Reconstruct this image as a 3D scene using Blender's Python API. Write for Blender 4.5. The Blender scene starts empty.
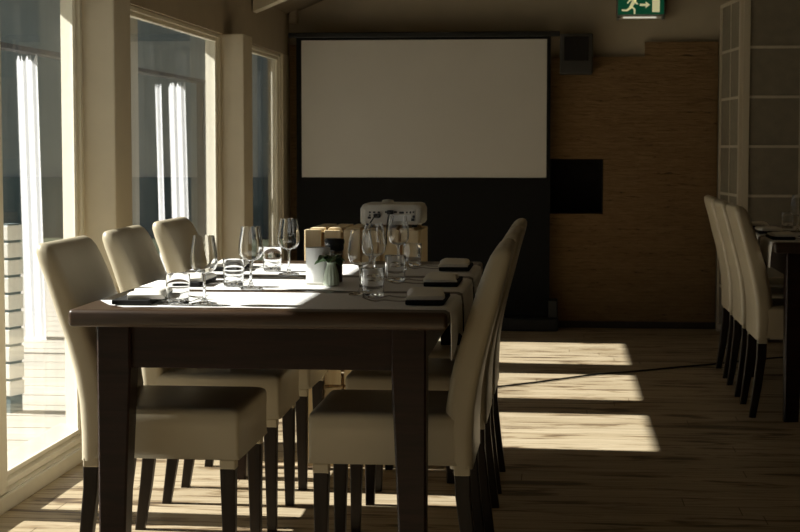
import bpy, bmesh, math, random
from mathutils import Vector, Matrix
random.seed(7)
PI = math.pi
S = bpy.context.scene
COL = S.collection

# ------------------------------------------------------------------ materials
def new_mat(name):
    m = bpy.data.materials.new(name); m.use_nodes = True
    nt = m.node_tree; b = nt.nodes['Principled BSDF']
    return m, nt, b
def N(nt, t, **kw):
    n = nt.nodes.new(t)
    for k, v in kw.items(): setattr(n, k, v)
    return n
def L(nt, a, b): nt.links.new(a, b)
def ramp(nt, fac, stops):
    r = N(nt, 'ShaderNodeValToRGB'); e = r.color_ramp.elements
    while len(e) < len(stops): e.new(.5)
    for i, (p, c) in enumerate(stops): e[i].position = p; e[i].color = (*c, 1)
    L(nt, fac, r.inputs['Fac']); return r.outputs['Color']
def coords(nt, scale, rot=(0, 0, 0), kind='Object'):
    t = N(nt, 'ShaderNodeTexCoord'); m = N(nt, 'ShaderNodeMapping')
    m.inputs['Scale'].default_value = scale; m.inputs['Rotation'].default_value = rot
    L(nt, t.outputs[kind], m.inputs['Vector']); return m.outputs['Vector']
def noise(nt, vec, scale, detail=4, rough=.5, dist=0):
    n = N(nt, 'ShaderNodeTexNoise'); n.inputs['Scale'].default_value = scale
    n.inputs['Detail'].default_value = detail; n.inputs['Roughness'].default_value = rough
    n.inputs['Distortion'].default_value = dist
    L(nt, vec, n.inputs['Vector']); return n.outputs['Fac']
def bump(nt, b, h, strength, dist=.01):
    n = N(nt, 'ShaderNodeBump'); n.inputs['Strength'].default_value = strength; n.inputs['Distance'].default_value = dist
    L(nt, h, n.inputs['Height']); L(nt, n.outputs['Normal'], b.inputs['Normal'])
def plain(name, col, rough=.6, var=.08, nscale=30, bmp=0, spec=.5, metal=0, stretch=(1, 1, 1)):
    m, nt, b = new_mat(name)
    v = coords(nt, stretch); f = noise(nt, v, nscale)
    lo = tuple(c * (1 - var) for c in col); hi = tuple(min(1, c * (1 + var)) for c in col)
    L(nt, ramp(nt, f, [(.3, lo), (.7, hi)]), b.inputs['Base Color'])
    b.inputs['Roughness'].default_value = rough; b.inputs['Metallic'].default_value = metal
    b.inputs['Specular IOR Level'].default_value = spec
    if bmp: bump(nt, b, f, bmp)
    return m
def wood(name, lo, hi, rough=.45, stretch=(2, 30, 30), knots=0, bmp=.15, spec=.5):
    m, nt, b = new_mat(name)
    v = coords(nt, stretch); f = noise(nt, v, 1.5, 6, .6, .6)
    c = ramp(nt, f, [(.3, lo), (.7, hi)])
    if knots:
        kv = coords(nt, tuple(s / 3 for s in stretch)); vo = N(nt, 'ShaderNodeTexVoronoi'); vo.inputs['Scale'].default_value = knots
        L(nt, kv, vo.inputs['Vector'])
        k = ramp(nt, vo.outputs['Distance'], [(.06, (.28, .2, .14)), (.16, (1, 1, 1))])
        mx = N(nt, 'ShaderNodeMix', data_type='RGBA', blend_type='MULTIPLY'); mx.inputs['Factor'].default_value = 1
        L(nt, c, mx.inputs['A']); L(nt, k, mx.inputs['B']); c = mx.outputs['Result']
    L(nt, c, b.inputs['Base Color']); b.inputs['Roughness'].default_value = rough
    b.inputs['Specular IOR Level'].default_value = spec
    if bmp: bump(nt, b, f, bmp, .003)
    return m
def floor_mat():
    m, nt, b = new_mat('pine_floorboards')
    v0 = coords(nt, (1, 1, 1)); sp = N(nt, 'ShaderNodeSeparateXYZ'); L(nt, v0, sp.inputs['Vector'])
    def math_(op, a, k):
        q = N(nt, 'ShaderNodeMath', operation=op); L(nt, a, q.inputs[0])
        if k is not None: q.inputs[1].default_value = k
        return q.outputs[0]
    row = math_('FLOOR', math_('DIVIDE', sp.outputs['Y'], .128), None)
    wn = N(nt, 'ShaderNodeTexWhiteNoise', noise_dimensions='1D'); L(nt, row, wn.inputs['W'])
    ad = N(nt, 'ShaderNodeMath', operation='MULTIPLY_ADD'); L(nt, wn.outputs['Value'], ad.inputs[0]); ad.inputs[1].default_value = 7.0; L(nt, sp.outputs['X'], ad.inputs[2])
    cb = N(nt, 'ShaderNodeCombineXYZ'); L(nt, ad.outputs[0], cb.inputs['X']); L(nt, sp.outputs['Y'], cb.inputs['Y']); v = cb.outputs['Vector']
    br = N(nt, 'ShaderNodeTexBrick'); L(nt, v, br.inputs['Vector'])
    br.offset = 0; br.inputs['Scale'].default_value = 1
    br.inputs['Brick Width'].default_value = 2.3; br.inputs['Row Height'].default_value = .128
    br.inputs['Mortar Size'].default_value = .0022; br.inputs['Mortar Smooth'].default_value = .3; br.inputs['Bias'].default_value = 0
    br.inputs['Color1'].default_value = (.80, .77, .72, 1); br.inputs['Color2'].default_value = (1.0, 1.0, 1.0, 1)
    br.inputs['Mortar'].default_value = (.30, .25, .2, 1)
    g = noise(nt, coords(nt, (1.2, 26, 1)), 2.2, 7, .62, .5)
    base = ramp(nt, g, [(.25, (.30, .23, .14)), (.5, (.47, .385, .26)), (.75, (.60, .51, .37))])
    g2 = noise(nt, coords(nt, (1.0, 5.5, 1)), 2.3, 5, .6, .8)            # dark worn knots and streaks
    kn = ramp(nt, g2, [(.52, (1, 1, 1)), (.58, (.62, .56, .49)), (.64, (.22, .175, .15))])
    a = N(nt, 'ShaderNodeMix', data_type='RGBA', blend_type='MULTIPLY'); a.inputs['Factor'].default_value = 1
    L(nt, base, a.inputs['A']); L(nt, kn, a.inputs['B'])
    c = N(nt, 'ShaderNodeMix', data_type='RGBA', blend_type='MULTIPLY'); c.inputs['Factor'].default_value = 1
    L(nt, a.outputs['Result'], c.inputs['A']); L(nt, br.outputs['Color'], c.inputs['B'])
    L(nt, c.outputs['Result'], b.inputs['Base Color'])
    b.inputs['Roughness'].default_value = .5; b.inputs['Specular IOR Level'].default_value = .35
    bump(nt, b, g, .12, .003)
    return m
def stone_mat():
    m, nt, b = new_mat('split_stone')
    v = coords(nt, (1, 1, 1), (PI / 2, 0, 0))
    br = N(nt, 'ShaderNodeTexBrick'); L(nt, v, br.inputs['Vector']); br.offset = .41
    br.inputs['Scale'].default_value = 1; br.inputs['Brick Width'].default_value = .31; br.inputs['Row Height'].default_value = .024
    br.inputs['Mortar Size'].default_value = .0022; br.inputs['Mortar Smooth'].default_value = .6
    br.inputs['Color1'].default_value = (.92, .9, .86, 1); br.inputs['Color2'].default_value = (1, 1, 1, 1); br.inputs['Mortar'].default_value = (.80, .77, .72, 1)
    g = noise(nt, coords(nt, (7, 7, 48)), 1.5, 6, .62, .8)
    base = ramp(nt, g, [(.30, (.05, .028, .012)), (.38, (.215, .13, .055)), (.7, (.275, .175, .08))])
    c = N(nt, 'ShaderNodeMix', data_type='RGBA', blend_type='MULTIPLY'); c.inputs['Factor'].default_value = 1
    L(nt, base, c.inputs['A']); L(nt, br.outputs['Color'], c.inputs['B'])
    L(nt, c.outputs['Result'], b.inputs['Base Color']); b.inputs['Roughness'].default_value = .9
    bump(nt, b, g, .8, .02)
    return m
def thin_glass(name, tint=(1, 1, 1), ior=1.5, rough=0.0, dust_haze=0):
    """thin sheet: light passes straight, Fresnel reflection at the surface"""
    m = bpy.data.materials.new(name); m.use_nodes = True; nt = m.node_tree
    nt.nodes.clear(); out = N(nt, 'ShaderNodeOutputMaterial')
    t = N(nt, 'ShaderNodeBsdfTransparent'); t.inputs['Color'].default_value = (*tint, 1)
    g = N(nt, 'ShaderNodeBsdfGlossy'); g.inputs['Roughness'].default_value = rough
    f = N(nt, 'ShaderNodeFresnel'); gm = N(nt, 'ShaderNodeNewGeometry'); sel = N(nt, 'ShaderNodeMix', data_type='FLOAT')   # the same reflectance from either side of the thin sheet
    sel.inputs['A'].default_value = ior; sel.inputs['B'].default_value = 1 / ior
    L(nt, gm.outputs['Backfacing'], sel.inputs['Factor']); L(nt, sel.outputs['Result'], f.inputs['IOR'])
    mx = N(nt, 'ShaderNodeMixShader'); L(nt, f.outputs['Fac'], mx.inputs['Fac'])
    L(nt, t.outputs['BSDF'], mx.inputs[1]); L(nt, g.outputs['BSDF'], mx.inputs[2])
    last = mx.outputs['Shader']
    if dust_haze:  # dusty film whose whiteness also stands in for reflected haze and streaks
        d = N(nt, 'ShaderNodeBsdfDiffuse'); d.inputs['Color'].default_value = (.8, .8, .78, 1)
        n = noise(nt, coords(nt, (1, 6, .6)), 2, 5); r = ramp(nt, n, [(.35, (0, 0, 0)), (.8, (dust_haze, dust_haze, dust_haze))])
        m2 = N(nt, 'ShaderNodeMixShader'); L(nt, r, m2.inputs['Fac']); L(nt, last, m2.inputs[1]); L(nt, d.outputs['BSDF'], m2.inputs[2]); last = m2.outputs['Shader']
    L(nt, last, out.inputs['Surface'])
    return m
def solid_glass(name):
    m, nt, b = new_mat(name)
    b.inputs['Transmission Weight'].default_value = 1; b.inputs['Roughness'].default_value = 0; b.inputs['IOR'].default_value = 1.45
    f = noise(nt, coords(nt, (1, 1, 1)), 5); L(nt, ramp(nt, f, [(0, (.97, .98, .98)), (1, (1, 1, 1))]), b.inputs['Base Color'])
    return m
def glow(name, col, strength, base=None):
    m, nt, b = new_mat(name)
    b.inputs['Base Color'].default_value = (*(base or col), 1)
    b.inputs['Emission Color'].default_value = (*col, 1); b.inputs['Emission Strength'].default_value = strength
    f = noise(nt, coords(nt, (1, 1, 1)), 40); L(nt, ramp(nt, f, [(0, (.35,) * 3), (1, (.45,) * 3)]), b.inputs['Roughness'])
    return m
def leather_mat():
    m, nt, b = new_mat('cream_leather')
    v = coords(nt, (1, 1, 1)); f = noise(nt, v, 260, 3); f2 = noise(nt, v, 6, 3)
    L(nt, ramp(nt, f2, [(.3, (.46, .40, .285)), (.7, (.51, .45, .33))]), b.inputs['Base Color'])
    b.inputs['Roughness'].default_value = .36; b.inputs['Specular IOR Level'].default_value = .5
    bump(nt, b, f, .10, .002)
    return m
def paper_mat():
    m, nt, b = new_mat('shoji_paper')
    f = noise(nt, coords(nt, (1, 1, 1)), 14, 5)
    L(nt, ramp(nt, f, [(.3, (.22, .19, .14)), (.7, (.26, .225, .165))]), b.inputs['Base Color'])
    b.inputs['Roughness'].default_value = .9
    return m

M = {}
M['floor'] = floor_mat()
M['stone'] = stone_mat()
M['plaster'] = plain('warm_plaster', (.46, .40, .30), .9, .05, 6, .05, .2)
M['plaster_left'] = plain('cream_painted_wood', (.60, .54, .42), .6, .04, 8, .03, .3)
M['header'] = plain('tan_header_board', (.40, .34, .25), .6, .04, 8, .03, .3)
M['cream'] = plain('cream_window_paint', (.72, .675, .56), .45, .03, 12, .02, .4)
M['white_sill'] = plain('white_sill_paint', (.80, .76, .66), .4, .04, 10, 0, .4)
M['ceil'] = plain('ceiling_boards', (.22, .18, .13), .8, .06, 6, .05, .2)
M['darkwall'] = plain('dark_room_wall', (.10, .08, .06), .9, .06, 6, .05, .2)
M['skirt'] = wood('dark_skirting', (.025, .017, .012), (.04, .028, .02), .6)
M['table'] = wood('dark_table_wood', (.011, .005, .003), (.030, .013, .008), .42, (3, 40, 40), spec=.25)
M['tabletop'] = wood('table_top_wood', (.021, .0105, .0045), (.056, .029, .0125), .38, (3, 40, 40))
M['leg'] = wood('dark_leg_wood', (.010, .006, .004), (.022, .013, .008), .42, (40, 40, 3), spec=.3)
M['leather'] = leather_mat()
M['linen'] = plain('white_linen', (.80, .79, .77), .9, .03, 120, .06, .2)
M['napkin'] = plain('cream_napkin', (.86, .83, .75), .9, .03, 120, .06, .2)
M['black_felt'] = plain('black_felt', (.012, .011, .010), .8, .1, 80, .05, .3)
M['steel'] = plain('cutlery_steel', (.55, .54, .52), .22, .04, 20, 0, .5, 1)
M['glass'] = thin_glass('wine_glass_thin', (.97, .98, .98), 1.38)
M['solid'] = solid_glass('clear_glass_solid')
M['pane'] = thin_glass('window_pane_glass', (.96, .98, .98), 1.36, 0, .07)
M['screen_white'] = plain('projection_fabric', (.58, .56, .52), .85, .015, 5, 0, .2)
M['screen_black'] = plain('black_screen_cloth', (.007, .007, .007), .8, .1, 20, 0, .2)
M['black_metal'] = plain('black_metal', (.010, .010, .010), .45, .1, 20, 0, .4)
M['grey_plastic'] = plain('grey_plastic', (.045, .042, .037), .6, .05, 30, .03, .3)
M['grille'] = plain('black_grille', (.015, .013, .012), .8, .2, 300, .2, .2)
M['pine'] = wood('pine_crate_wood', (.66, .51, .29), (.82, .68, .45), .6, (18, 18, 2), 1.1)
M['proj'] = plain('projector_shell', (.66, .64, .58), .4, .02, 30, 0, .4)
M['black_plastic'] = plain('black_plastic', (.012, .012, .012), .35, .1, 30, 0, .5)
M['frost'] = plain('frosted_white_glass', (.86, .87, .86), .35, .02, 30, 0, .5)
M['vase'] = plain('pale_green_ceramic', (.46, .52, .42), .4, .05, 20, 0, .5)
M['leaf'] = plain('green_leaf', (.045, .10, .03), .4, .3, 60, .1, .5)
M['pepper'] = plain('peppercorns', (.06, .035, .02), .7, .6, 220, .4, .3)
M['blue'] = plain('blue_plastic', (.02, .035, .35), .35, .05, 30, 0, .5)
M['sign_green'] = glow('exit_sign_green', (.004, .10, .045), .30, (.008, .08, .04))
M['sign_cream'] = glow('exit_sign_cream', (.62, .58, .32), .55)
M['sign_tube'] = glow('exit_sign_diffuser', (.80, .77, .64), .55)
M['sign_body'] = plain('sign_housing', (.22, .21, .19), .5, .05, 20)
M['shoji_wood'] = wood('shoji_frame_wood', (.50, .44, .33), (.58, .51, .40), .7, (10, 10, 2))
M['shoji_paper'] = paper_mat()
M['deck'] = wood('grey_deck_boards', (.52, .47, .40), (.66, .61, .53), .7, (1.5, 20, 1))
M['lawn'] = plain('garden_ground', (.10, .11, .07), .95, .3, 3, .2, .1)
M['white_out'] = plain('white_outdoor_paint', (.82, .80, .74), .6, .03, 10, .03, .3)
M['streak'] = plain('white_streak_sheet', (.84, .85, .88), .9, .03, 40, .03, .2)
M['bldg'] = plain('grey_render', (.44, .45, .43), .9, .06, 2, .05, .2)
M['bldg_dark'] = plain('dark_plinth', (.15, .20, .21), .9, .08, 2, .05, .2)
M['roof'] = plain('dark_roof', (.04, .04, .04), .8, .1, 3)
M['niche_dark'] = plain('dark_niche', (.014, .012, .011), .9, .2, 12, .1, .2)  # near-black lining colour inside the niche

# ------------------------------------------------------------------ mesh helpers
class MB:
    def __init__(s): s.bm = bmesh.new(); s.mi = 0
    def _tag(s, faces, mi):
        for f in faces: f.material_index = mi
    def box(s, x0, x1, y0, y1, z0, z1, bev=0, seg=2, rot=None, mi=0):
        b = bmesh.new(); bmesh.ops.create_cube(b, size=1)
        bmesh.ops.scale(b, vec=(x1 - x0, y1 - y0, z1 - z0), verts=b.verts)
        if bev: bmesh.ops.bevel(b, geom=list(b.edges), offset=bev, segments=seg, affect='EDGES', profile=.5)
        c = Vector(((x0 + x1) / 2, (y0 + y1) / 2, (z0 + z1) / 2))
        if rot: bmesh.ops.rotate(b, cent=(0, 0, 0), matrix=Matrix.Rotation(rot, 3, 'Z'), verts=b.verts)
        bmesh.ops.translate(b, vec=c, verts=b.verts)
        s.merge(b, mi); return s
    def merge(s, b, mi=0):
        for f in b.faces: f.material_index = mi
        me = bpy.data.meshes.new('tmp'); b.to_mesh(me); b.free(); s.bm.from_mesh(me); bpy.data.meshes.remove(me)
    def rings(s, rings, cap0=True, cap1=True, mi=0):
        b = bmesh.new(); vs = [[b.verts.new(p) for p in r] for r in rings]; n = len(vs[0])
        for a, c in zip(vs, vs[1:]):
            for i in range(n): b.faces.new((a[i], a[(i + 1) % n], c[(i + 1) % n], c[i]))
        if cap0: b.faces.new(list(reversed(vs[0])))
        if cap1: b.faces.new(vs[-1])
        bmesh.ops.recalc_face_normals(b, faces=b.faces); s.merge(b, mi); return s
    def lathe(s, prof, seg=32, cx=0, cy=0, mi=0, cap0=False, cap1=False, flute=None):
        rr = []
        for r, z in prof:
            rr.append([(cx + (r * (flute(2 * PI * i / seg, z) if flute else 1)) * math.cos(2 * PI * i / seg), cy + (r * (flute(2 * PI * i / seg, z) if flute else 1)) * math.sin(2 * PI * i / seg), z) for i in range(seg)])
        return s.rings(rr, cap0, cap1, mi)
    def tube(s, pts, r, seg=8, mi=0):
        P = [Vector(p) for p in pts]; rr = []; up = Vector((0, 0, 1))
        for i, p in enumerate(P):
            t = (P[min(i + 1, len(P) - 1)] - P[max(i - 1, 0)]).normalized()
            a = t.cross(up) if abs(t.dot(up)) < .95 else t.cross(Vector((1, 0, 0))); a.normalize(); c = a.cross(t)
            rr.append([p + (a * math.cos(2 * PI * k / seg) + c * math.sin(2 * PI * k / seg)) * r for k in range(seg)])
        return s.rings(rr, True, True, mi)
    def prism(s, poly, axis, a, c, mi=0):
        def P(u, v, w): return {'x': (w, u, v), 'y': (u, w, v), 'z': (u, v, w)}[axis]
        return s.rings([[P(u, v, a) for u, v in poly], [P(u, v, c) for u, v in poly]], True, True, mi)
    def grid(s, f, nu, nv, thick=0, mi=0):
        b = bmesh.new(); vs = [[b.verts.new(f(i / nu, j / nv)) for j in range(nv + 1)] for i in range(nu + 1)]
        for i in range(nu):
            for j in range(nv): b.faces.new((vs[i][j], vs[i + 1][j], vs[i + 1][j + 1], vs[i][j + 1]))
        bmesh.ops.recalc_face_normals(b, faces=b.faces)
        if thick: bmesh.ops.solidify(b, geom=list(b.faces), thickness=thick)
        s.merge(b, mi); return s
    def build(s, name, mat, parent=None, smooth=False, loc=None, rotz=0):
        me = bpy.data.meshes.new(name); s.bm.to_mesh(me); s.bm.free()
        for m in (mat if isinstance(mat, (list, tuple)) else [mat]): me.materials.append(m)
        if smooth:
            for p in me.polygons: p.use_smooth = True
            try: me.set_sharp_from_angle(angle=math.radians(smooth if smooth is not True else 40))
            except Exception: pass
        o = bpy.data.objects.new(name, me); COL.objects.link(o)
        if parent: o.parent = parent
        if loc: o.location = loc
        o.rotation_euler.z = rotz
        return o
def tag(o, label, cat, group=None):
    o['label'] = label; o['category'] = cat
    if group: o['group'] = group
    return o
def empty(name, loc, label, cat, group=None, rotz=0):
    o = bpy.data.objects.new(name, None); COL.objects.link(o); o.location = loc; o.rotation_euler.z = rotz
    o.empty_display_size = .05
    return tag(o, label, cat, group)
def struct(o): o['kind'] = 'structure'; return o
def dup(root, loc, rotz, label, group=None):
    r = root.copy(); COL.objects.link(r); r.location = loc; r.rotation_euler.z = rotz; r['label'] = label
    if group: r['group'] = group
    for ch in list(root.children):
        c = ch.copy(); COL.objects.link(c); c.parent = r
        for g in list(ch.children):
            d = g.copy(); COL.objects.link(d); d.parent = c
    return r

# ------------------------------------------------------------------ the room
XW, YB = -1.81, 11.25            # left wall face, back wall face
XR, YF = 4.6, -3.4
GLX = -1.848                     # glass plane
HEAD = 1.79                      # window head
struct(MB().box(-1.97, XR, YF, YB + .05, -.12, 0).build('floor', M['floor']))
def roof_z(x): return 2.06 + .42 * (x + 1.81) if x < 1.4 else 2.06 + .42 * 3.21 - .42 * (x - 1.4)
RP = [(-2.02, roof_z(-2.02)), (1.4, roof_z(1.4)), (XR + .1, roof_z(XR + .1)), (XR + .1, roof_z(XR + .1) + .12), (1.4, roof_z(1.4) + .12), (-2.02, roof_z(-2.02) + .12)]
struct(MB().prism(RP, 'y', YF - .1, YB + .3).build('ceiling', M['ceil']))
# rafters under the slope
for i, y in enumerate((1.0, 3.2, 5.4, 7.6, 9.85)):
    pts = [(-1.80, roof_z(-1.80) - .09), (1.4, roof_z(1.4) - .12), (1.4, roof_z(1.4) - .002), (-1.80, roof_z(-1.80) - .002)]
    struct(MB().prism(pts, 'y', y, y + .13).build('trim_%d' % (i + 1), M['cream']))
# left wall: header, pillars, end pieces
PIL = [(-1.57, -1.32), (1.08, 1.33), (3.73, 3.98), (6.38, 6.63), (9.03, 9.28)]
w = MB()
w.box(-1.91, XW, YF, YB, HEAD, 2.08, mi=1)
for a, c in PIL[1:]:
    w.box(-1.91, -1.70, a, c, 0, HEAD + .002, .006)
w.box(-1.91, XW, 10.98, YB, 0, HEAD)
w.box(-1.91, XW, YF, 1.08, 0, HEAD)
struct(w.build('wall_left', [M['plaster_left'], M['header']]))
struct(MB().box(-1.81, -1.70, YF, YB - .06, HEAD, HEAD + .001).build('trim_20', M['plaster_left'])) if 0 else None
# windows
def window(n, y0, y1, mull=None):
    f = MB()
    f.box(-1.905, -1.825, y0, y0 + .12, 0, HEAD - .002, .004)
    f.prism([(-1.825, y1), (-1.825, y1 - .028), (-1.832, y1 - .032), (-1.838, y1 - .032), (-1.838, y1 - .052), (-1.846, y1 - .056), (-1.908, y1 - .004), (-1.908, y1)], 'z', 0, HEAD - .002)
    f.box(-1.905, -1.825, y0 + .12, y1 - .028, HEAD - .022, HEAD - .002, .003)
    f.box(-1.87, -1.838, y0 + .12, y1 - .054, HEAD - .042, HEAD - .022, .003)
    root = struct(f.build('window_%d' % n, M['cream']))
    if mull:
        MB().box(-1.905, -1.812, mull[0], mull[1], 0, HEAD - .024, .005).build('mullion', M['cream'], root)
    s = MB(); s.prism([(-1.93, 0), (-1.93, .122), (-1.905, .118), (-1.842, .105), (-1.842, .092), (-1.852, .091), (-1.852, .083), (-1.826, .082), (-1.826, .070), (-1.826, .064), (-1.834, .063), (-1.834, .056), (-1.812, .055), (-1.812, 0)], 'y', y0 + .002, y1 - .002)
    s.build('sill', M['white_sill'], root)
    MB().box(GLX - .002, GLX + .002, y0 + .12, y1 - .054, .110, HEAD - .040).build('window_pane', M['pane'], root)
    return root
window(1, 3.98, 6.38, (5.22, 5.395))
window(2, 6.63, 9.03)
window(3, 9.28, 11.0)
window(4, 1.33, 3.73)
bb = MB()
for a, c in ((3.98, 6.38), (6.63, 9.03), (9.28, YB - .06), (1.33, 3.73)):
    bb.box(-1.812, -1.797, a + .001, c - .001, 0, .054, .004)
struct(bb.build('baseboard_left', M['cream']))
# eave outside, its lower edge cuts the sun
ev = MB(); ev.box(-2.35, -2.27, YF, 12.0, 2.022, 2.14); ev.box(-2.28, -1.90, YF, 12.0, 2.081, 2.14)
struct(ev.build('trim_6', M['cream']))
# back wall with the niche opening
NX0, NX1, NZ0, NZ1 = -.08, .267, .75, 1.109
b = MB()
b.prism([(-1.97, 0), (XR, 0), (XR, roof_z(XR) + .02), (1.4, roof_z(1.4) + .02), (-1.97, roof_z(-1.97) + .02)], 'y', YB + .24, YB + .34)
for (x0, x1, z0, z1) in ((-1.95, NX0, 0, 1.95), (NX1, XR, 0, 1.95), (NX0, NX1, 0, NZ0), (NX0, NX1, NZ1, 1.95)):
    b.box(x0, x1, YB, YB + .24, z0, z1)
b.prism([(-1.95, 1.95), (XR, 1.95), (XR, roof_z(XR)), (1.4, roof_z(1.4)), (-1.95, roof_z(-1.95))], 'y', YB, YB + .24)
bw = struct(b.build('wall_back', M['plaster']))
s = MB(); CY0, CY1 = YB - .05, YB - .0005
for (x0, x1, z0, z1) in ((-1.80, NX0, 0, 1.772), (NX1, .53, 0, 1.772), (.53, 1.0, 0, 1.866), (NX0, NX1, 0, NZ0), (NX0, NX1, NZ1, 1.772), (-1.80, -1.5, 1.7725, 1.86)):
    s.box(x0, x1, CY0, CY1, z0, z1)
s.build('stone_cladding', M['stone'], bw)
n = MB(); d = .004
n.box(NX0, NX1, YB + .225, YB + .24, NZ0, NZ1)
n.box(NX0, NX0 + d, CY0 + .002, YB + .23, NZ0, NZ1); n.box(NX1 - d, NX1, CY0 + .002, YB + .23, NZ0, NZ1)
n.box(NX0, NX1, CY0 + .002, YB + .23, NZ0, NZ0 + d); n.box(NX0, NX1, CY0 + .002, YB + .23, NZ1 - d, NZ1)
n.build('niche_lining', M['niche_dark'], bw)
struct(MB().box(-1.80, 1.0, CY0 - .014, CY0 - .0005, 0, .045, .003).build('baseboard_back', M['skirt']))
struct(MB().box(XR, XR + .1, YF, YB + .3, 0, roof_z(XR)).build('wall_right', M['darkwall']))
struct(MB().prism([(-1.97, 0), (XR, 0), (XR, roof_z(XR)), (1.4, roof_z(1.4)), (-1.97, roof_z(-1.97))], 'y', YF - .1, YF).build('wall_front', M['darkwall']))
# white boxed pipe in the corner above the screen
tag(MB().box(-1.80, -1.745, YB - .10, YB - .004, 2.0, 2.16, .012, 3).build('pipe_casing', M['plaster'], None, True), 'short pale boxed pipe in the corner high above the projection screen', 'pipe')

# ------------------------------------------------------------------ projection screen
ps = empty('projection_screen', (-.91, 11.0, 0), 'large white floor standing projection screen with black border against back wall', 'screen')
def loc(o, dx=0, dy=0, dz=0): o.location = (dx, dy, dz); return o
PX = -.91
def ps_box(name, x0, x1, y0, y1, z0, z1, m, bev=0):
    return MB().box(x0 - PX, x1 - PX, y0 - 11.0, y1 - 11.0, z0, z1, bev).build(name, m, ps)
ps_box('screen_surface', -1.700, -.103, 11.055, 11.060, .988, 1.880, M['screen_white'])
ps_box('black_border', -1.735, -.078, 11.061, 11.066, .93, 1.925, M['screen_black'])
ps_box('black_drop', -1.735, -.078, 11.052, 11.058, .09, .988, M['screen_black'])
ps_box('top_bar', -1.785, -.02, 11.035, 11.075, 1.897, 1.930, M['black_metal'], .006)
ps_box('base_case', -1.78, -.02, 10.93, 11.15, .0, .085, M['black_metal'], .012)
ps_box('support_post', -.95, -.88, 11.075, 11.105, .08, 1.91, M['black_metal'], .005)
ps_box('end_cap', -.085, -.025, 10.96, 11.12, .085, .20, M['black_metal'], .006)

# wall box
wb = empty('wall_speaker', (.085, YB - .055, 1.655), 'small dark grey box with black square grille high on wall right of screen', 'speaker')
MB().box(-.105, .105, -.145, 0, 0, .26, .008).build('cabinet', M['grey_plastic'], wb)
MB().box(-.078, .078, -.150, -.142, .085, .238, .004).build('grille', M['grille'], wb)

# exit sign
es = empty('exit_sign', (.4975, YB - .02, 2.035), 'green lit exit sign with running figure high on back wall', 'sign')
MB().box(-.155, .155, -.09, .015, 0, .185, .008).build('housing', M['sign_body'], es)
MB().box(-.147, .147, -.096, -.0895, .004, .178, .002).build('green_panel', M['sign_green'], es)
pic = MB(); yy0, yy1 = -.0985, -.0955
def poly(pts): pic.prism(pts, 'y', yy0, yy1)
poly([(.072, .018), (.120, .018), (.120, .160), (.072, .160)])                                 # door
poly([(-.008, .058), (.030, .058), (.030, .043), (.058, .065), (.030, .087), (.030, .072), (-.008, .072)])   # arrow
MBh = [(-.016 + .0125 * math.cos(a * PI / 8), .130 + .0125 * math.sin(a * PI / 8)) for a in range(16)]
poly(MBh)
poly([(-.078, .046), (-.066, .036), (-.050, .056), (-.024, .104), (-.036, .116), (-.052, .104)])   # trunk
poly([(-.078, .048), (-.092, .036), (-.122, .037), (-.122, .026), (-.086, .024), (-.064, .040)])   # rear leg
poly([(-.066, .052), (-.054, .056), (-.034, .038), (-.036, .006), (-.046, .006), (-.046, .034)])   # front leg
poly([(-.040, .098), (-.032, .092), (-.026, .078), (-.019, .076), (-.019, .067), (-.031, .068), (-.044, .086)])   # front arm
poly([(-.046, .114), (-.070, .102), (-.092, .078), (-.084, .072), (-.066, .092), (-.046, .100)])   # rear arm
pic.build('pictogram', M['sign_cream'], es)
MB().box(-.135, .135, -.080, -.01, -.022, .0, .006).build('lamp_diffuser', M['proj'], es)
MB().box(-.112, .100, -.086, -.0805, -.020, -.010, .002).build('lamp_tube', M['sign_tube'], es)
for sx in (-1, 1): MB().box(sx * .145 - .008, sx * .145 + .008, -.092, .0, -.026, .004, .003).build('end_cap', M['sign_body'], es)

# ------------------------------------------------------------------ folding screen on the right
fs = empty('folding_screen', (1.08, 10.43, 0), 'tall paper folding screen with pale lattice beyond the right table', 'room divider')
def shoji(p0, p1, cols, name_rows=7, h=2.09):
    x0, y0 = p0; x1, y1 = p1; ln = math.hypot(x1 - x0, y1 - y0); a = math.atan2(y1 - y0, x1 - x0)
    fr = MB(); st = .038
    fr.box(0, st, -.012, .012, .0, h); fr.box(ln - st, ln, -.012, .012, .0, h)
    fr.box(st, ln - st, -.012, .012, h - .02, h); fr.box(st, ln - st, -.012, .012, .02, .05)
    p = fr.build('panel_frame', M['shoji_wood'], fs, False, (x0 - 1.08, y0 - 10.43, 0), a)
    la = MB()
    for k in range(1, name_rows): la.box(st, ln - st, -.008, .008, k * .2975 - .008, k * .2975 + .008)
    for k in range(1, cols):
        xx = st + (ln - 2 * st) * k / cols; la.box(xx - .005, xx + .005, -.007, .007, .05, h - .02)
    la.build('lattice', M['shoji_wood'], p)
    MB().box(st, ln - st, -.002, .002, .05, h - .02).build('paper', M['shoji_paper'], p)
shoji((1.012, 11.12), (1.072, 10.445), 2)
shoji((1.080, 10.43), (1.76, 10.43), 2)
shoji((1.77, 10.44), (1.90, 11.1), 2)

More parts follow.
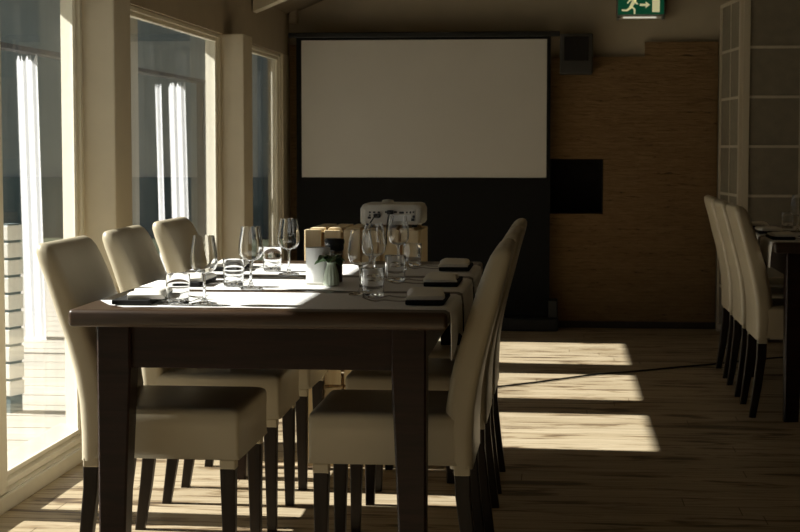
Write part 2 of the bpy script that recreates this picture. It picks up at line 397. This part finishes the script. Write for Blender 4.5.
# ------------------------------------------------------------------ tables
TZ = .78
def make_table(x0, x1, y0, y1, label):
    cx, cy = (x0 + x1) / 2, (y0 + y1) / 2; hx, hy = (x1 - x0) / 2, (y1 - y0) / 2
    t = empty('dining_table', (cx, cy, 0), label, 'table', 'dark dining tables')
    MB().box(-hx, hx, -hy, hy, TZ - .045, TZ, .012, 4).build('tabletop', M['tabletop'], t, 50)
    inx, lw = .058, .088
    a = MB(); za, zb = TZ - .156, TZ - .0455
    for s in (-1, 1):
        a.box(-hx + inx + .03, hx - inx - .03, s * (hy - inx - .030) - .012, s * (hy - inx - .030) + .012, za, zb, .002)
        a.box(s * (hx - inx - .030) - .012, s * (hx - inx - .030) + .012, -hy + inx + .03, hy - inx - .03, za, zb, .002)
    a.build('apron', M['table'], t)
    for sx in (-1, 1):
        for sy in (-1, 1):
            ox, oy = sx * (hx - inx), sy * (hy - inx)
            def ring(z, wd):
                xa, xb = sorted((ox, ox - sx * wd)); ya, yb = sorted((oy, oy - sy * wd)); r = .005
                return [(xa + r, ya, z), (xb - r, ya, z), (xb, ya + r, z), (xb, yb - r, z), (xb - r, yb, z), (xa + r, yb, z), (xa, yb - r, z), (xa, ya + r, z)]
            MB().rings([ring(0, .062), ring(.35, .076), ring(.62, lw), ring(TZ - .0455, lw)]).build('leg', M['table'], t)
    return t
make_table(-1.242, -.280, 4.175, 6.06, 'long dark wooden dining table set with glasses in front of the projector')
make_table(.905, 1.84, 7.36, 8.98, 'dark wooden dining table at the right edge beside folding screen')

# ------------------------------------------------------------------ chairs
def rrect(cx, cy, hx, hy, r, z, n=5):
    pts = []
    for (sx, sy, a0) in ((1, 1, 0), (-1, 1, PI / 2), (-1, -1, PI), (1, -1, 1.5 * PI)):
        for k in range(n + 1):
            a = a0 + PI / 2 * k / n
            pts.append((cx + sx * (hx - r) + r * math.cos(a), cy + sy * (hy - r) + r * math.sin(a), z))
    return pts
def make_chair(label, group, lean):
    c = empty('dining_chair', (0, 0, 0), label, 'chair', group)
    # upholstered seat with skirt
    sp = [(.355, .000, .006), (.37, .0015, .010), (.44, .001, .012), (.474, .0, .014), (.484, .0025, .017), (.490, .009, .022), (.4925, .018, .03), (.494, .05, .05), (.495, .11, .06)]
    sb = MB(); sb.rings([rrect(.012, 0, .208 - i, .22 - i, max(.004, r), z, 6) for z, i, r in sp])
    seat = sb.build('seat', M['leather'], c, 50)
    for sx, hx in ((.1865, .0215), (-.1875, .0215)):
        for sy in (-1, 1): MB().box(sx - hx, sx + hx, sy * .196 - .0215, sy * .196 + .0215, .327, .3545, .004).build('leg_cuff', M['leather'], seat)
    # backrest, curved
    prof = [(.345, -.215, .060), (.42, -.215, .066), (.50, -.219, .075), (.58, -.231, .076), (.66, -.250, .074), (.74, -.274, .070), (.82, -.296, .065), (.88, -.315, .060), (.905, -.322, .055), (.920, -.326, .044), (.928, -.326, .027), (.931, -.323, .010)]
    prof = [(z, x - lean * max(0, min(1, (z - .62) / .28)), t) for z, x, t in prof]
    wid = {.905: .217, .920: .212, .928: .204, .931: .196}
    bb = MB(); rings = []
    for z, xr, th in prof:
        hw = wid.get(z, .22); rings.append(rrect(xr + th / 2 + (0 if z < .9 else (.055 - th) * .35), 0, th / 2, hw, min(.022, th * .48), z, 5))
    bb.rings(rings).build('backrest', M['leather'], c, 60)
    def lring(x, y, hx, hy, z): return rrect(x, y, hx, hy, .004, z, 2)
    for sy in (-1, 1):
        MB().rings([lring(.189, sy * .196, .0145, .0145, 0), lring(.186, sy * .196, .021, .021, .345)]).build('leg', M['leg'], c)
    for sy in (-1, 1):
        MB().rings([lring(-.226, sy * .196, .0145, .0145, 0), lring(-.205, sy * .196, .018, .018, .14), lring(-.190, sy * .196, .020, .020, .27), lring(-.188, sy * .196, .021, .020, .345)]).build('leg', M['leg'], c)
    return c
GL = 'cream leather dining chairs'
proto = make_chair('nearest cream leather chair on the window side of the long table', GL, .013)
proto.location = (-1.073, 4.65, 0)
dup(proto, (-1.080, 5.33, 0), .02, 'cream leather chair in the middle of the window side row')
dup(proto, (-1.080, 5.985, 0), 0, 'farthest cream leather chair on the window side, nearest the corner pillar')
proto_aisle = make_chair('nearest cream leather chair on the aisle side of the long table', GL, -.008)
proto_aisle.location = (-.444, 4.62, 0); proto_aisle.rotation_euler.z = PI
dup(proto_aisle, (-.440, 5.36, 0), PI, 'middle cream leather chair on the aisle side, mostly hidden by nearer one')
dup(proto_aisle, (-.440, 5.985, 0), PI, 'farthest cream leather chair on the aisle side, closest to projection screen')
dup(proto_aisle, (1.066, 7.735, 0), 0, 'nearest cream leather chair at the right hand table')
dup(proto_aisle, (1.066, 8.365, 0), 0, 'middle cream leather chair of three at the right hand table')
dup(proto_aisle, (1.070, 9.01, 0), 0, 'farthest cream leather chair at the right hand table, beside stone wall')

# ------------------------------------------------------------------ table linen
def runner(x0, x1, y0, y1, dl, dr, label, seed, cut=0):
    rnd = random.Random(seed); ph = [rnd.uniform(0, 6) for _ in range(6)]
    r = .02; tz = TZ + .0012
    L0 = [(x0 - .006, tz - dl), (x0 - .006, tz - dl * .6), (x0 - .0055, tz - .05), (x0 - .005, tz - .02), (x0 - .002, tz - .005), (x0 + .012, tz)]
    n = 16; mid = [(x0 + .012 + (x1 - x0 - .024) * k / n, tz) for k in range(1, n)]
    R0 = [(x1 - .012, tz), (x1 + .002, tz - .005), (x1 + .005, tz - .02), (x1 + .0055, tz - .05), (x1 + .006, tz - dr * .6), (x1 + .006, tz - dr)]
    path = L0 + mid + R0; m = len(path) - 1
    def f(u, v):
        i = int(round(u * m)); x, z = path[i]; hang = max(0, tz - z)
        y = y0 + (y1 - y0) * v
        e = (math.sin(u * 17 + ph[0]) * .006 + math.sin(u * 31 + ph[1]) * .004)
        if v < .5: y += e * (1 - 2 * v)
        else: y += e * (2 * v - 1) * .8
        if cut and x < x0 + .10: y += cut * (1 - v) * min(1, (x0 + .10 - x) / .08)
        if hang > .03:
            s = -1 if x < (x0 + x1) / 2 else 1
            k = min(1, hang / .12)
            x += s * (.002 + .002 * math.sin(v * 9 + ph[2])) * k
            y += (.5 - v) * .03 * k
            z -= .02 * k * math.sin(v * 5 + ph[3])
        return (x, y, z)
    o = MB().grid(f, m, 12, .0018).build('table_runner', M['linen'], None, 60)
    return tag(o, label, 'table runner', 'white cloth table runners')
RUN = [(4.245, 4.70), (4.785, 5.27), (5.365, 5.86)]
runner(-1.242, -.280, *RUN[0], .075, .11, 'white cloth runner across the near end of the long table', 1, .2)
runner(-1.242, -.280, *RUN[1], .075, .10, 'white cloth runner across the middle of the long table under candle holder', 2)
runner(-1.242, -.280, *RUN[2], .075, .10, 'white cloth runner across the far end of the long table by crate', 3)
runner(.905, 1.84, 7.43, 7.86, .10, .10, 'white cloth runner hanging over the near end of the right table', 4)
runner(.905, 1.84, 7.96, 8.38, .08, .10, 'white cloth runner across the middle of the right hand table', 5)
runner(.905, 1.84, 8.48, 8.90, .08, .10, 'white cloth runner across the far end of the right hand table', 6)
RZ = TZ + .0034

# place settings
def pouch_mb():
    m = MB(); m.box(-.050, .050, -.125, .125, 0, .0125, .003, 2); return m
def napkin_mb(rnd):
    p = [rnd.uniform(0, 6) for _ in range(3)]
    def f(u, v):
        x = -.049 + .096 * u - .012 * v; y = -.121 + .225 * v
        e = min(1, u * 6, (1 - u) * 6 + .35, v * 5 + .4, (1 - v) * 5 + .4)
        prof = .004 + (.009 - .004 * u + .006 * math.sin(v * 2.6)) * math.sin(e * PI / 2)
        z = prof + .003 * math.sin(v * 7 + p[0]) * u
        return (x + .004 * math.sin(v * 6 + p[1]), y + .008 * u, z)
    m = MB()
    b = bmesh.new(); nu, nv = 12, 8
    top = [[b.verts.new(f(i / nu, j / nv)) for j in range(nv + 1)] for i in range(nu + 1)]
    bot = [[b.verts.new((f(i / nu, j / nv)[0], f(i / nu, j / nv)[1], .0)) for j in range(nv + 1)] for i in range(nu + 1)]
    for i in range(nu):
        for j in range(nv):
            b.faces.new((top[i][j], top[i + 1][j], top[i + 1][j + 1], top[i][j + 1])); b.faces.new((bot[i][j], bot[i][j + 1], bot[i + 1][j + 1], bot[i + 1][j]))
    for j in range(nv):
        b.faces.new((top[0][j], top[0][j + 1], bot[0][j + 1], bot[0][j])); b.faces.new((top[nu][j + 1], top[nu][j], bot[nu][j], bot[nu][j + 1]))
    for i in range(nu):
        b.faces.new((top[i + 1][0], top[i][0], bot[i][0], bot[i + 1][0])); b.faces.new((top[i][nv], top[i + 1][nv], bot[i + 1][nv], bot[i][nv]))
    bmesh.ops.recalc_face_normals(b, faces=b.faces); m.merge(b); return m
def cutlery_strip(path, widths, th=.0016):
    """path of (s, z), half widths; laid along -x"""
    rings = []
    for (s, z), wd in zip(path, widths):
        rings.append([(-s, -wd, z - th), (-s, wd, z - th), (-s, wd, z + th), (-s, -wd, z + th)])
    return rings
def fork_mb():
    m = MB()
    path = [(.0, .003), (.03, .003), (.045, .004), (.06, .006), (.072, .0055), (.082, .0035), (.09, .003)]
    m.rings(cutlery_strip(path, [.0055, .004, .0026, .0024, .004, .0085, .0095]))
    for k in (-1.5, -.5, .5, 1.5):
        y = k * .0056
        m.rings([[(-s, y - .0013, z - .001), (-s, y + .0013, z - .001), (-s, y + .0013, z + .001), (-s, y - .0013, z + .001)] for s, z in ((.089, .003), (.10, .005), (.112, .009), (.122, .014))])
    return m
def spoon_mb():
    m = MB()
    path = [(.0, .003), (.03, .003), (.05, .0045), (.062, .007), (.072, .0055), (.084, .0032), (.098, .0035), (.110, .0075), (.116, .011)]
    m.rings(cutlery_strip(path, [.0055, .004, .0026, .003, .008, .0125, .0125, .0075, .002])); return m
def wine_mb():
    r = [(.0335, .0015), (.0335, .003), (.025, .0045), (.010, .008), (.0048, .016), (.0038, .03), (.0036, .055), (.0040, .072), (.0075, .080)]
    stem = MB().lathe([(.0335, 0.0)] + r, 32, cap0=True, cap1=True)
    bo = [(.0075, .0802), (.020, .0835), (.0295, .0915), (.0345, .103), (.0355, .114), (.0345, .129), (.0315, .149), (.0282, .168), (.0268, .178)]
    inn = [(rr - .0011, z) for rr, z in reversed(bo[1:])] + [(.0065, .0835)]
    bowl = MB().lathe(bo + inn, 48, cap0=True, cap1=True)
    return stem, bowl
def tumbler_mb():
    o = [(.026, 0), (.0285, .001), (.0292, .005), (.0296, .02), (.0308, .05), (.0318, .0775), (.0312, .079), (.0300, .0785)]
    i = [(.0292, .05), (.0280, .018), (.0265, .0115), (.020, .0100), (.008, .0108)]
    return MB().lathe(o + i, 48, cap0=True, cap1=True)
first = {}
def put(kind, maker, x, y, z, rot, label, cat, group):
    if kind not in first:
        o = maker(); first[kind] = o; o.location = (x, y, z); o.rotation_euler.z = rot
        return tag(o, label, cat, group)
    return dup(first[kind], (x, y, z), rot, label, group)
def mk_wine():
    st, bw_ = wine_mb(); e = bpy.data.objects.new('wine_glass', None); COL.objects.link(e); e.empty_display_size = .03
    st.build('stem', M['solid'], e, True); bw_.build('bowl', M['solid'], e, True); return e
def mk_tumbler():
    return tumbler_mb().build('water_tumbler', M['solid'], None, 50)
mk_pouch = lambda: pouch_mb().build('cutlery_pouch', M['black_felt'])
mk_fork = lambda: fork_mb().build('fork', M['steel'], None, 40)
mk_spoon = lambda: spoon_mb().build('spoon', M['steel'], None, 40)
rn = random.Random(3)
WHERE = {
 'L0': 'near window corner of the long table', 'L1': 'middle window side of the long table', 'L2': 'far window side of the long table',
 'R0': 'near aisle corner of the long table', 'R1': 'middle aisle side of the long table', 'R2': 'far aisle side of the long table',
 'T0': 'near left corner of the right table', 'T1': 'middle left side of the right table', 'T2': 'far left side of the right table'}
def setting(key, x, y, side, napkin_dx=0, napkin_rot=0):
    # side -1: diner on the -x side, cutlery points to +x
    rot = PI if side < 0 else 0; wn = WHERE[key]
    put('pouch', mk_pouch, x, y, RZ, rot, 'flat black cutlery pouch at the ' + wn, 'cutlery pouch', 'black cutlery pouches')
    o = napkin_mb(rn).build('napkin', M['napkin'], None, 50, (x - side * napkin_dx, y, RZ + .0128), rot + napkin_rot)
    tag(o, 'folded cream napkin on the black pouch at the ' + wn, 'napkin', 'folded cream napkins')
    dx = -.048 * side
    put('fork', mk_fork, x + dx, y - .04, RZ - .0005, rot + .10 * side, 'steel fork sticking out of the pouch at the ' + wn, 'fork', 'steel forks')
    put('spoon', mk_spoon, x + dx, y + .07, RZ - .0005, rot - .04 * side, 'steel spoon beside the fork at the ' + wn, 'spoon', 'steel spoons')
setting('L0', -1.105, 4.40, -1, .012, .12)
setting('L1', -1.10, 4.98, -1)
setting('L2', -1.10, 5.60, -1)
setting('R0', -.350, 4.46, 1)
setting('R1', -.350, 5.04, 1)
setting('R2', -.350, 5.66, 1)
setting('T0', .965, 7.66, -1)
setting('T1', .965, 8.18, -1)
setting('T2', .965, 8.70, -1)
def wine(x, y, lab): put('wine', mk_wine, x, y, RZ, random.uniform(0, 6), lab, 'wine glass', 'empty wine glasses')
def tumb(x, y, lab): put('tumbler', mk_tumbler, x, y, RZ, random.uniform(0, 6), lab, 'water glass', 'water tumblers')
wine(-.919, 4.312, 'empty wine glass nearest the camera on the window side')
tumb(-.987, 4.305, 'short water tumbler nearest the camera on the window side')
wine(-.887, 4.80, 'empty wine glass second from the camera on the window side')
tumb(-.955, 4.89, 'short water tumbler second from the camera on the window side')
wine(-.866, 5.35, 'empty wine glass farthest along the window side, left of the crate')
tumb(-.945, 5.50, 'short water tumbler farthest along the window side')
wine(-.550, 4.63, 'empty wine glass nearest the camera on the aisle side')
tumb(-.508, 4.56, 'short water tumbler nearest the camera on the aisle side')
wine(-.556, 5.02, 'empty wine glass second from the camera on the aisle side, overlapping the nearer one')
tumb(-.500, 5.10, 'short water tumbler second from the camera on the aisle side')
wine(-.541, 5.62, 'empty wine glass farthest along the aisle side, before the pine crate')
tumb(-.505, 5.74, 'short water tumbler farthest along the aisle side, before the pine crate')
tumb(1.118, 8.60, 'short water tumbler on the right hand table')
wine(1.115, 8.22, 'empty wine glass on the right hand table at the picture edge')

# ------------------------------------------------------------------ centrepieces
ch = MB().lathe([(.030, 0), (.0345, .002), (.0355, .006), (.0358, .05), (.0362, .106), (.0355, .108), (.034, .107), (.0335, .06), (.033, .008)], 40, cap0=True, cap1=True).build('candle_holder', M['frost'], None, True, (-.720, 4.99, RZ))
tag(ch, 'frosted white candle holder in the middle of the long table', 'candle holder')
mill = empty('pepper_mill', (-.680, 5.06, RZ), 'pepper mill with black top behind the small green vase', 'pepper mill')
MB().lathe([(.022, 0.0000), (.0235, 0.0023), (.024, 0.0456), (.0235, 0.0821)], 32, cap0=True, cap1=True).build('body', M['pepper'], mill, True)
MB().lathe([(.0242, 0.0821), (.025, 0.0844), (.025, 0.0912), (.0235, 0.0935)], 32, cap0=True, cap1=True).build('collar', M['steel'], mill, True)
MB().lathe([(.0245, 0.0940), (.0275, 0.0969), (.0285, 0.1072), (.0275, 0.1117), (.0300, 0.1163), (.0300, 0.1265), (.0270, 0.1311), (.010, 0.1322)], 32, cap0=True, cap1=True).build('black_top', M['black_plastic'], mill, True)
vz = MB().lathe([(.017, 0), (.0215, .002), (.0225, .014), (.0205, .034), (.0165, .050), (.0130, .060), (.0128, .065), (.0148, .068), (.0132, .0676), (.011, .06), (.011, .03)], 64, cap0=True, cap1=True,
     flute=lambda a, z: 1 + .05 * math.cos(12 * a + z * 22) * (1 if z < .058 else .2)).build('bud_vase', M['vase'], None, True, (-.672, 4.93, RZ))
tag(vz, 'small pale green ribbed vase beside the frosted candle holder', 'vase')
sp = empty('leafy_sprig', (-.672, 4.93, RZ + .024), 'dark green leafy sprig standing in the small ribbed vase', 'plant')
stm = MB()
LV = [(3.0, .046, .022, .0), (3.7, .036, .034, .2), (.2, .036, .028, .1), (-.6, .032, .020, -.1), (1.6, .03, .036, .3), (4.6, .028, .034, .2), (2.2, .034, .028, .2)]
for a, ln, rise, tilt in LV:
    stm.tube([(0, 0, .0), (.003 * math.cos(a), .003 * math.sin(a), .04), (.018 * math.cos(a), .018 * math.sin(a), .04 + rise * .45)], .0012, 6)
stm.build('stem', M['leaf'], sp)
for a, ln, rise, tilt in LV:
    def lf(u, v, a=a, ln=ln, rise=rise, tilt=tilt):
        hw = .021 * math.sin(PI * min(1, u * .96 + .02)) ** .7 * (1.15 - .3 * u); t = (v - .5) * 2
        r = .012 + ln * u * .85; z = .04 + rise * .4 + tilt * ln * math.sin(u * 2.2) * .8 - .012 * u * u + abs(t) * hw * .45
        y = t * hw
        return (r * math.cos(a) - y * math.sin(a), r * math.sin(a) + y * math.cos(a), z)
    MB().grid(lf, 8, 4, .0008).build('leaf', M['leaf'], sp, True)
pen = empty('pen', (-.705, 4.935, RZ + .0042), 'slim white pen with blue tip lying before the frosted candle holder', 'pen', None, .05)
pb = MB(); pb.tube([(-.042, 0, 0), (.030, 0, 0)], .0036, 10); pb.build('barrel', M['proj'], pen, True)
pb = MB(); pb.tube([(.030, 0, 0), (.036, 0, 0)], .0040, 10); pb.build('blue_tip', M['blue'], pen, True)

# ------------------------------------------------------------------ crates and projector
def crate(z0, h, label, cx=-.7345, cy=6.40, hx=.2165, hy=.185):
    c = empty('pine_crate', (cx, cy, z0), label, 'crate', 'stacked pine crates')
    T = .014
    f = MB()                                           # corner posts and battens
    for sx in (-1, 1):
        for sy in (-1, 1): f.box(sx * (hx - .030) - .014, sx * (hx - .030) + .014, sy * (hy - .030) - .014, sy * (hy - .030) + .014, 0, h - T - .0005)
    for sx in (-1, 1): f.box(sx * (hx - .022) - .007, sx * (hx - .022) + .007, -hy + .046, hy - .046, h - .075, h - T - .0005); f.box(sx * (hx - .022) - .007, sx * (hx - .022) + .007, -hy + .046, hy - .046, .005, .06)
    f.build('corner_posts', M['pine'], c)
    n = 6; pitch = (2 * hx) / n
    for s, nm in ((-1, 'front_panel'), (1, 'rear_panel')):
        p = MB()
        for k in range(n): xa = -hx + k * pitch; p.box(xa + .006, xa + pitch - .006, s * (hy - T / 2) - T / 2, s * (hy - T / 2) + T / 2, 0.001, h - .002 - (k % 2) * .002, .002)
        p.build(nm, M['pine'], c)
    m = 4; pi2 = (2 * hy - 2 * T - .004) / m
    for s, nm in ((-1, 'side_panel'), (1, 'side_panel')):
        p = MB()
        for k in range(m): ya = -hy + T + .002 + k * pi2; p.box(s * (hx - T / 2) - T / 2, s * (hx - T / 2) + T / 2, ya + .005, ya + pi2 - .005, 0.001, h - .004, .002)
        p.build(nm, M['pine'], c)
    p = MB()
    for k in range(n): xa = -hx + T + .004 + k * (2 * hx - 2 * T - .008) / n; p.box(xa + .007, xa + (2 * hx - 2 * T - .008) / n - .007, -hy + T + .001, hy - T - .001, h - T, h + .004, .002)
    p.build('top_panel', M['pine'], c)
    return c
crate(0, .30, 'lower pine crate standing on the floor behind the long table')
crate(.306, .580, 'upper pine slatted crate carrying the white projector')
PZ = .306 + .580 + .0045
pj = empty('projector', (-.632, 6.40, PZ), 'white video projector on the pine crate with its socket panel facing us', 'projector')
pb = MB(); pb.rings([rrect(0, 0, .110, .12, .014, .010, 3), rrect(0, 0, .116, .124, .018, .020, 3), rrect(0, 0, .116, .124, .018, .068, 3), rrect(0, 0, .108, .115, .018, .083, 3), rrect(0, 0, .100, .105, .018, .087, 3)])
pb.build('body', M['proj'], pj, 35)
MB().box(-.098, .092, -.1275, -.120, .020, .068, .003).build('socket_panel', M['grey_plastic'] if 0 else M['proj'], pj)
for x, z, wx, wz in ((-.078, .056, .007, .006), (-.062, .056, .009, .006), (-.045, .056, .009, .006), (-.012, .057, .020, .007), (.014, .057, .018, .007), (.040, .055, .018, .008), (.060, .056, .006, .006), (.073, .056, .006, .008), (.084, .057, .006, .006),
                     (-.080, .036, .012, .008), (.085, .040, .009, .010), (.082, .029, .012, .010), (-.078, .045, .006, .006)):
    MB().box(x - wx / 2, x + wx / 2, -.1295, -.127, z - wz / 2, z + wz / 2, .001).build('socket', M['black_plastic'], pj)
MB().box(.0, .075, -.1290, -.127, .024, .046, .001).build('label_plate', M['frost'], pj)
MB().lathe([(.022, .0872), (.024, .089), (.020, .096), (.008, .098)], 24, -.03, .06, cap0=True, cap1=True).build('focus_knob', M['proj'], pj, True)
for sx in (-1, 1):
    for sy in (-1, 1): MB().lathe([(.010, 0), (.010, .011)], 16, sx * .085, sy * .09, cap0=True, cap1=True).build('foot', M['black_plastic'], pj)
def cable(pts, plug, label):
    x, y, z = plug
    c = empty('video_cable', (x, y, z), label, 'cable', 'projector cables')
    MB().box(-.012, .012, -.030, -.001, -.0075, .0075, .003).build('plug', M['black_plastic'], c)
    MB().tube([(a - x, b_ - y, d_ - z) for a, b_, d_ in pts], .0026, 8).build('cord', M['black_plastic'], c, True)
py = 6.40 - .1295
cable([(-.682, py - .029, PZ + .044), (-.688, py - .045, PZ + .042), (-.700, py - .06, PZ + .022), (-.715, py - .068, PZ - .01), (-.722, py - .045, PZ - .07), (-.726, py - .038, PZ - .14), (-.73, 6.195, PZ - .3), (-.73, 6.195, .55)], (-.682, py, PZ + .044), 'black cable in left socket of the projector')
cable([(-.632, py - .029, PZ + .057), (-.633, py - .044, PZ + .053), (-.638, py - .060, PZ + .02), (-.642, py - .068, PZ - .02), (-.644, py - .046, PZ - .08), (-.645, py - .038, PZ - .16), (-.646, 6.195, PZ - .3), (-.646, 6.195, .55)], (-.632, py, PZ + .057), 'black cable in upper middle socket of the projector')

# floor cable
fc = [(-.42, 8.05), (-.33, 8.31), (-.10, 8.55), (.19, 8.86), (.37, 8.98), (.62, 9.18), (.93, 9.42), (1.2, 9.65), (1.5, 9.8)]
def smooth_path(P, n=6):
    out = []
    for i in range(len(P) - 1):
        p0, p1, p2, p3 = P[max(i - 1, 0)], P[i], P[i + 1], P[min(i + 2, len(P) - 1)]
        for k in range(n):
            t = k / n
            out.append(tuple(.5 * ((2 * b1) + (-a1 + c1) * t + (2 * a1 - 5 * b1 + 4 * c1 - d1) * t * t + (-a1 + 3 * b1 - 3 * c1 + d1) * t ** 3) for a1, b1, c1, d1 in zip(p0, p1, p2, p3)))
    return out + [P[-1]]
tag(MB().tube([(x, y, .0062) for x, y in smooth_path(fc)], .0048, 8).build('floor_cable', M['black_plastic'], None, True), 'thin black cable trailing across the sunlit floorboards', 'cable')

# ------------------------------------------------------------------ outside
struct(MB().box(-60, -1.975, -30, 80, -.30, -.12).build('floor_garden', M['lawn']))
dk = MB()
for k in range(44):
    dk.box(-4.9, -1.98, 2.0 + k * .30, 2.0 + k * .30 + .288, -.119, .03)
struct(dk.build('floor_deck', M['deck']))
def porch_post(x0, x1, y0, y1, label):
    c = empty('porch_post', ((x0 + x1) / 2, (y0 + y1) / 2, .03), label, 'post', 'white porch posts')
    hx, hy = (x1 - x0) / 2, (y1 - y0) / 2
    MB().box(-hx, hx, -hy, hy, 0, 2.045, .01).build('shaft', M['white_out'], c)
    MB().box(-hx - .012, hx + .012, -hy - .012, hy + .012, 0, .10, .006).build('base', M['white_out'], c)
porch_post(-2.16, -2.04, 7.66, 8.10, 'wide white post outside the middle window')
porch_post(-2.16, -2.04, 10.42, 10.98, 'wide white post outside the far window')
def streak(x, y, wd, h, label, seed):  # made-up white sheets standing in for bright reflected streaks in the panes
    rnd = random.Random(seed); p = [rnd.uniform(0, 6) for _ in range(4)]
    nx, ny = -.7, -.714; tx, ty = .714, -.7
    def f(u, v):
        t = (u - .5) * wd; z = .03 + (h - .03) * v; o = .006 * math.sin(u * wd * 60 + p[0]) + .003 * math.sin(u * wd * 110 + p[1] + v)
        zt = z + (v > .97) * (.02 * math.sin(u * 30 + p[2]))
        sw = .03 * (v - 1)
        return (x + tx * t + nx * o - sw, y + ty * t + ny * o, zt)
    o = MB().grid(f, 40, 20, .004).build('streak_sheet', M['streak'], None, True)
    return tag(o, label, 'streak', 'white sheets added outside')
streak(-3.20, 10.0, .26, 1.72, 'broad white drape sheet added outside for a bright strip in the nearest window', 11)
streak(-3.18, 13.9, .25, 1.70, 'broad white drape sheet added outside for a bright strip in the middle window', 12)
streak(-3.15, 13.15, .09, 1.66, 'narrow white drape sheet added outside for a bright strip in the middle window', 13)
rail = MB(); rail.box(-3.22, -3.13, 9.2, 14.9, 1.745, 1.775)  # rail added only to carry the made-up sheets
for y in (9.25, 14.8): rail.box(-3.21, -3.15, y, y + .06, .031, 1.745)
tag(rail.build('streak_rail', M['roof']), 'thin dark rail added outside to carry the white sheets over the deck', 'rail')
pl = empty('slatted_planter', (-2.395, 7.20, .03), 'white slatted planter box on the deck outside the nearest window', 'planter')
pm = MB()
for k in range(10): pm.box(-.032, .032, -.05, .05, .075 + k * .0755, .075 + k * .0755 + .064, .004)
pm.build('slat_panels', M['white_out'], pl, False, None, -.35)
MB().box(-.024, .024, -.042, .042, .0, .825).build('inner_box', M['bldg_dark'], pl, False, None, -.35)
nb = empty('neighbouring_building', (-7.5, 24.0, -.12), 'shaded grey building beyond the deck seen through the windows', 'building')
MB().box(-5, 4.6, 0, 3.0, 0, 6.5).build('wall', M['bldg'], nb)
MB().box(-5.02, 4.62, -.05, 0, 0, .75 + .12).build('plinth', M['bldg_dark'], nb)
MB().box(-5.3, 4.9, -.4, 3.4, 6.5, 6.8).build('roof', M['roof'], nb)

# ------------------------------------------------------------------ light
sun = bpy.data.lights.new('sun', 'SUN'); sun.energy = 11.5; sun.angle = math.radians(.6); sun.color = (1.0, .95, .875)
so = bpy.data.objects.new('sun', sun); COL.objects.link(so)
dirv = Vector((1, -.045, -.744)); so.rotation_euler = dirv.to_track_quat('-Z', 'Y').to_euler(); so.location = (-20, 5, 15)
W = bpy.data.worlds.new('sky'); S.world = W; W.use_nodes = True; nt = W.node_tree
bg = nt.nodes['Background']; tc = N(nt, 'ShaderNodeTexCoord'); sx = N(nt, 'ShaderNodeSeparateXYZ'); L(nt, tc.outputs['Generated'], sx.inputs['Vector'])
L(nt, ramp(nt, sx.outputs['Z'], [(0.0, (.78, .86, .92)), (.35, (.55, .70, .92)), (1, (.30, .48, .85))]), bg.inputs['Color'])
bg.inputs['Strength'].default_value = .22

# ------------------------------------------------------------------ camera
cam = bpy.data.cameras.new('camera'); co = bpy.data.objects.new('camera', cam); COL.objects.link(co); S.camera = co
cam.sensor_width = 36; cam.lens = 1700 / 800 * 36; cam.clip_start = .05; cam.clip_end = 300
co.location = (0, 0, 1.19); co.rotation_euler = (PI / 2 - math.radians(4.02), 0, math.radians(5.4435))
cam.dof.use_dof = True; cam.dof.focus_distance = 5.0; cam.dof.aperture_fstop = 14
S.view_settings.view_transform = 'Standard'; S.view_settings.look = 'None'; S.view_settings.gamma = 1; S.view_settings.exposure = .12
S.view_settings.use_curve_mapping = False
S.cycles.use_denoising = True
S.cycles.max_bounces = 16; S.cycles.diffuse_bounces = 8; S.cycles.transparent_max_bounces = 24; S.cycles.transmission_bounces = 12; S.cycles.glossy_bounces = 6
S.cycles.sample_clamp_indirect = 4
